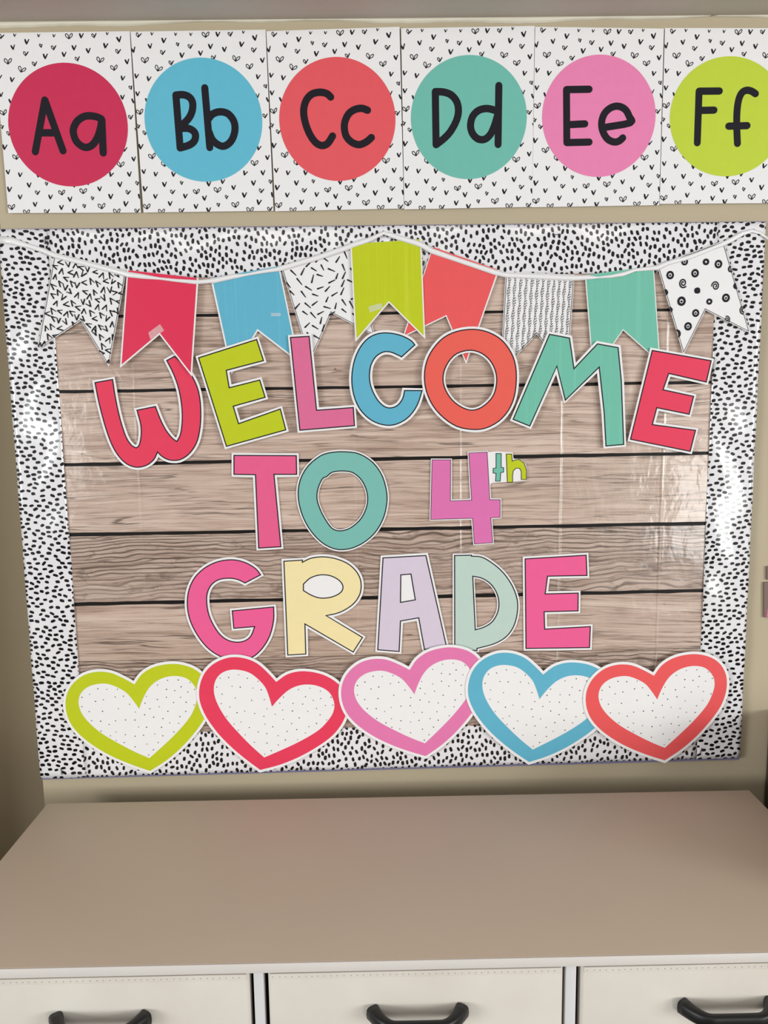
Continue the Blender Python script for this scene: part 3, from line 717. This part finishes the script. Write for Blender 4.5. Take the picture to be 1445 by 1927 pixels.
four = cutout('number_cutout', zm(700, 820, SQ, [(355,142),(465,142),(463,385),(588,380),(572,102),(680,96),(696,378),(757,378),(757,482),(702,485),(713,632),(605,640),(594,488),(347,495)]), -0.0146, 'pink4', 'orchid pink number 4 with a small th beside its top', GT, lw=.0009, paper_margin=.0022)
four['category'] = 'number'
yt = -0.0144
plate('ordinal_tag', [P2(zm(700, 820, SQ, [(660,97),(740,92),(832,99),(836,135),(880,140),(908,165),(917,200),(915,262),(836,272),(740,276),(708,280),(690,300),(670,290)]), yt)], yt, 0.0006, MAT['paper'], four)['label'] = 'small white tag printed th'
for nm, L, k in (('printed_t', [(733,105),(763,105),(763,187),(777,188),(777,215),(760,218),(757,268),(730,268),(733,222),(716,220),(716,193),(733,190)], 'teal'),
                 ('printed_h', [(793,108),(825,108),(828,150),(848,142),(872,141),(898,162),(912,200),(912,258),(882,258),(882,210),(872,192),(850,192),(834,208),(830,235),(830,274),(800,275)], 'lime')):
    L = P2(zm(700, 820, SQ, L), yt)
    plate(nm, [L], yt-0.0004, 0, col(k), four); ring('outline', [L], .0011, yt-0.00055, MAT['ink'], four)
Gp = [(535,822),(505,785),(450,752),(390,735),(330,735),(265,750),(200,785),(145,840),(112,910),(102,985),(110,1060),(135,1130),(180,1205),(235,1265),(300,1305),(370,1330),(440,1325),(500,1300),(550,1250),(590,1180),(612,1090),(612,1012),(368,1035),(377,1138),(500,1128),(480,1180),(450,1208),(405,1220),(350,1212),(300,1180),(260,1125),(230,1060),(217,990),(220,930),(245,880),(290,850),(350,842),(400,850),(443,870)]
cutout('letter_cutout', zm(320, 820, SQ, Gp), -0.0140, 'pinkG', 'hot pink letter G starting GRADE', GG, corners={0, 21, 22, 23, 24, 38})
Rp = [(673,742),(782,735),(782,748),(830,725),(890,716),(960,722),(1040,750),(1095,795),(1125,850),(1128,910),(1110,960),(1070,1005),(1000,1045),(922,1063),(1137,1192),(1082,1278),(797,1112),(802,1290),(696,1296)]
Ri = [(788,877),(830,840),(890,822),(950,828),(1000,855),(1022,890),(1010,925),(960,952),(895,960),(840,945),(788,915)]
cutout('letter_cutout', zm(320, 820, SQ, Rp), -0.0143, 'yellow', 'pale yellow letter R in GRADE', GG, corners={0, 1, 2, 13, 14, 15, 16, 17, 18}, printed_holes=[(zm(320, 820, SQ, Ri), {0, 10})])
cutout('letter_cutout', zm(700, 820, SQ, [(65,722),(318,708),(438,1238),(310,1264),(276,1076),(168,1095),(160,1275),(34,1265)]), -0.0140, 'lavender', 'pale lavender letter A in GRADE', GG, printed_holes=[(zm(700, 820, SQ, [(170,822),(230,817),(256,970),(168,985)]), None)])
Dp = [(488,708),(588,706),(588,712),(650,718),(720,760),(780,815),(830,890),(858,970),(858,1050),(835,1130),(790,1190),(720,1230),(620,1257),(620,1270),(580,1268),(489,1240)]
Di = [(595,830),(650,842),(700,875),(735,925),(750,985),(742,1045),(710,1100),(660,1132),(610,1147)]
cutout('letter_cutout', zm(700, 820, SQ, Dp), -0.0143, 'mint', 'pale mint letter D in GRADE', GG, corners={0, 1, 2, 12, 13, 14, 15}, holes=[(zm(700, 820, SQ, Di), {0, 8})], paper_margin=.0036)
cutout('letter_cutout', zm(700, 820, SQ, [(905,728),(1265,706),(1270,826),(1037,830),(1023,935),(1218,930),(1217,1035),(1017,1040),(1020,1143),(1290,1128),(1285,1252),(910,1257)]), -0.0140, 'pinkG', 'hot pink letter E ending GRADE above the blue heart', GG)

# ------------------------------------------------------------------ hearts
SH = 585/1445
HO = [(915,177),(950,130),(1000,97),(1060,80),(1120,77),(1180,92),(1225,125),(1250,175),(1253,230),(1240,285),(1215,335),(1170,395),(1110,460),(1040,520),(965,570),(900,550),(820,520),(740,480),(670,430),(625,380),(603,330),(598,275),(610,225),(640,180),(690,142),(750,125),(810,128),(865,150)]
HI = [(930,287),(950,240),(980,190),(1020,155),(1070,135),(1120,132),(1160,145),(1190,180),(1197,220),(1185,265),(1160,315),(1110,375),(1050,435),(965,512),(900,485),(830,450),(760,410),(705,365),(670,320),(657,275),(665,235),(690,205),(730,185),(785,178),(830,190),(875,215),(905,250)]
y5 = -0.0215
ho = smooth_loop(P2(zm(860, 1200, SH, HO), y5), {0, 14}, 3); hi = smooth_loop(P2(zm(860, 1200, SH, HI), y5), {0, 13}, 3)
def c2(p): return complex(p[0], p[1])
src = [c2(p) for p in P2(zm(860, 1200, SH, [(915, 177), (965, 570)]), y5)]
r = random.Random(77); dots = []
xs = [p[0] for p in hi]; zs = [p[1] for p in hi]
hin = offset(hi, -0.002)
for _ in range(4000):
    p = (r.uniform(min(xs), max(xs)), r.uniform(min(zs), max(zs)))
    if inside(p, hin) and all(math.hypot(p[0]-a, p[1]-b) > .0115+.006*r.random() for a, b in dots): dots.append(p)
dots = dots[:78]
for (k, cu, tp, y, lab) in (('lime', (253.1, 1288), (282.4, 1450.7), -0.0160, 'white paper heart with lime green band, over the lower left border corner'),
    ('red', (519.7, 1283.3), (489.8, 1448.8), -0.0172, 'white paper heart with crimson band, tucked under the letter G'),
    ('pinkH', (770.8, 1260.8), (801, 1422.8), -0.0186, 'white paper heart with pink band, middle of the five hearts'),
    ('blue', (1022, 1269.6), (995.6, 1434), -0.0200, 'white paper heart with sky blue band, below the last letter of GRADE'),
    ('coral', (1230.4, 1271.7), (1250.7, 1430.8), -0.0215, 'white paper heart with coral band, over the lower right border')):
    dst = [c2(p) for p in P2([cu, tp], y)]
    m = (dst[1]-dst[0])/(src[1]-src[0])
    T = lambda p: ((lambda w: (w.real, w.imag))((c2(p)-src[0])*m+dst[0]))
    O = [T(p) for p in ho]; I = [T(p) for p in hi]
    t = thing('paper_heart', (dst[1].real, y, dst[1].imag), lab, 'heart', 'row of paper hearts')
    plate('paper_backing', [offset(O, 0.0046, 1.6)], y, 0.0006, MAT['paper'], t)
    plate('colour_band', [O, I], y-0.00018, 0, col(k), t)
    ink = Ink()
    for p in dots:
        p = T(p); rd = r.uniform(.0008, .0011); ink.poly([(p[0]+rd*math.cos(a), p[1]+rd*math.sin(a)) for a in (0, 1.05, 2.1, 3.14, 4.19, 5.24)])
    tag(ink.build('dot_print', y-0.0002, MAT['ink'], t), 'tiny scattered black dots', kind='stuff')

# ------------------------------------------------------------------ tape bits and staples
def tape(px, y, label):
    o = plate('tape_piece', [P2(px, y)], y, 0.0001, MAT['tape'])
    tag(o, label, 'tape', 'bits of clear tape')
tape([(279, 626), (301, 610), (309, 622), (283, 639)], -0.0212, 'clear tape stuck above the notch of the crimson flag')
tape([(693, 577), (718, 570), (721, 580), (696, 588)], -0.0196, 'clear tape stuck on the lime green flag')
tape([(510, 589), (528, 589), (528, 595), (510, 595)], -0.0166, 'tiny clear tape on the sky blue flag')
def staple(a, b, y, label):
    p, q = at(*a, y), at(*b, y); d = (q-p); n = Vector((-d.z, 0, d.x)).normalized()*0.0005
    V = [p-n, p+n, q+n, q-n]; V = [tuple(v) for v in V]+[tuple(v+Vector((0, 0.004, 0))) for v in V]
    o = mesh_obj('staple', V, [(0, 1, 2, 3), (7, 6, 5, 4), (0, 4, 5, 1), (1, 5, 6, 2), (2, 6, 7, 3), (3, 7, 4, 0)], MAT['staple']); fix_normals(o)
    tag(o, label, 'staple', 'staples in the border')
staple((84.3, 445), (84.3, 459), -0.0160, 'steel staple in the upper left corner of the border')
staple((1042, 441.5), (1057, 440), -0.0158, 'steel staple in the top border above the loop-print flag')
staple((114.5, 1446), (116.5, 1458), -0.0162, 'steel staple in the lower left corner of the border')
staple((1321, 1408), (1317.5, 1418), -0.0162, 'steel staple beside the coral heart in the lower right corner')

# ------------------------------------------------------------------ cards at the right edge
MAT['mauve'] = mat_print('mauve_card', rgb(128, 104, 98)); MAT['cpink'] = mat_print('card_pink', rgb(232, 120, 160))
for (a, b, c, d, lab) in ((1438, 1096, 1500, 1162, 'mauve card with pink corner at the right edge, lower of two'), (1443.3, 1066, 1502, 1091, 'mauve card cut by the right edge, upper of two')):
    y = -0.004; t = thing('wall_card', tuple(at((a+c)/2, d, y)), lab, 'card', 'cards at the right edge')
    plate('card_sheet', [P2([(a, b), (c, b), (c, d), (a, d)], y)], y, 0.003, MAT['mauve'], t)
    if d > 1100: plate('colour_print', [P2([(1444.2, 1146), (c-4, 1130), (c-4, d-1), (1442.6, d-1)], y)], y-0.0002, 0, MAT['cpink'], t)

# ------------------------------------------------------------------ dresser
DZ = -0.48227+Z0; DX0, DX1, DYB, DYF = -0.5791, 0.6050, -0.06, -0.4519
dr = thing('drawer_dresser', ((DX0+DX1)/2, DYF, 0), 'long white dresser with fabric drawers and black handles below the board', 'dresser')
box('dresser_top', (DX0, DYF+0.0015, DZ-0.012), (DX1, DYB, DZ), MAT['laminate'], dr, 0.0012)
box('edge_band', (DX0, DYF-0.0005, DZ-0.0125), (DX1, DYF+0.0016, DZ-0.0004), MAT['edge'], dr, 0.0006)
yF = DYF+0.006
zt = DZ-0.0140
def fx(px): return at(px, 1872, yF).x
posts = [(DX0+0.002, DX0+0.020), (fx(477.5), fx(496.5)), (fx(1064.5), fx(1084.5)), (DX1-0.020, DX1-0.002)]
for a, b in posts:
    box('frame_post', (a, yF+0.001, 0.0), (b, yF+0.019, DZ-0.012), MAT['frame'], dr, 0.002)
for a, b in (posts[0], posts[3]):
    box('frame_post', (a, DYB-0.02, 0.0), (b, DYB-0.002, DZ-0.012), MAT['frame'], dr, 0.002)
box('inner_panel', (DX0+0.022, yF+0.03, 0.06), (DX1-0.022, DYB-0.004, DZ-0.0125), MAT['void'], dr)
gaps = [(posts[0][1]+.004, fx(469.5)), (fx(505.5), fx(1058.5)), (fx(1093.5), posts[3][0]-.004)]
hx = [fx(190), fx(785), fx(1365)]
hz = at(785, 1898, yF).z
rows = [(zt-0.002, zt-0.205), (zt-0.222, zt-0.425), (zt-0.442, zt-0.645)]
def handle(cx, cz, parent):
    half = 0.0540; path = []
    for k in range(33):
        u = -1+2*k/32
        x = half*u; e = abs(u)
        out = 0.026*(1-max(0, (e-.50)/.50)**2.0) if e > .50 else 0.026
        path.append((x, -out))
    V, F = [], []; m = 14
    for k, (x, o) in enumerate(path):
        a = path[max(k-1, 0)]; b = path[min(k+1, 32)]
        t = Vector((b[0]-a[0], b[1]-a[1])).normalized(); n = Vector((-t.y, t.x))
        e = abs(-1+2*k/32); tk = 0.0050+0.0035*e**4; hg = 0.0078+0.001*e**3
        for j in range(m):
            an = 2*math.pi*j/m; ca = math.copysign(abs(math.cos(an))**.6, math.cos(an)); sa = math.copysign(abs(math.sin(an))**.6, math.sin(an))
            V.append((cx+x+n.x*tk*ca, yF-0.0035+o+n.y*tk*ca, cz+hg*sa))
    for k in range(32):
        for j in range(m): F.append((k*m+j, k*m+(j+1) % m, (k+1)*m+(j+1) % m, (k+1)*m+j))
    F += [tuple(range(m)), tuple(range(32*m, 33*m))]
    off = Vector(parent.location)
    o = mesh_obj('handle', V, F, MAT['handle'], parent, True); fix_normals(o); return o
for ri, (z1, z0) in enumerate(rows):
    for ci, (a, b) in enumerate(gaps):
        d = box('drawer', (a, yF-0.001, z0), (b, yF+0.022, z1), MAT['fabric'], None, 0.0035, 3)
        # parent with the mesh kept relative to the dresser
        for v in d.data.vertices: v.co -= Vector(dr.location)
        d.parent = dr
        hm = box('stitched_hem', (a+0.002, yF-0.0022, z1-0.0085), (b-0.002, yF-0.0005, z1-0.0012), MAT['fabric'], None, 0.0006, 1)
        for v in hm.data.vertices: v.co -= Vector(dr.location)
        hm.parent = d
        if ri == 0:
            V, F = [], []; x = a+0.006
            while x < b-0.006:
                k = len(V); w = 0.0006
                V += [(x-w, yF-0.00235, z1-0.0050-w), (x+w, yF-0.00235, z1-0.0050-w), (x+w, yF-0.00235, z1-0.0050+w*.6), (x-w, yF-0.00235, z1-0.0050+w*.6)]
                F.append((k, k+1, k+2, k+3)); x += 0.0078*rng.uniform(.9, 1.1)
            st = mesh_obj('stitching', V, F, MAT['stitch'], dr); st.parent = d; tag(st, 'row of small stitches', kind='stuff')
        hd = handle(hx[ci], hz-(rows[0][0]-z1), dr); hd.parent = d; hd['label'] = 'black arched plastic handle'

# ------------------------------------------------------------------ dark cabinet beside the dresser
cx = at(1437.5, 1480, -0.001).x
cb = thing('tall_cabinet', (cx+0.2, -0.2, 0), 'dark brown cabinet side at the lower right edge beside the dresser', 'cabinet')
ct = at(1437, 1335, -0.001).z
box('cabinet_body', (cx, -0.42, 0.0), (cx+0.42, -0.004, ct), MAT['cabinet'], cb, 0.002)
box('cabinet_door', (cx+0.004, -0.436, 0.03), (cx+0.416, -0.4205, ct-0.01), MAT['cabinet'], cb, 0.002)
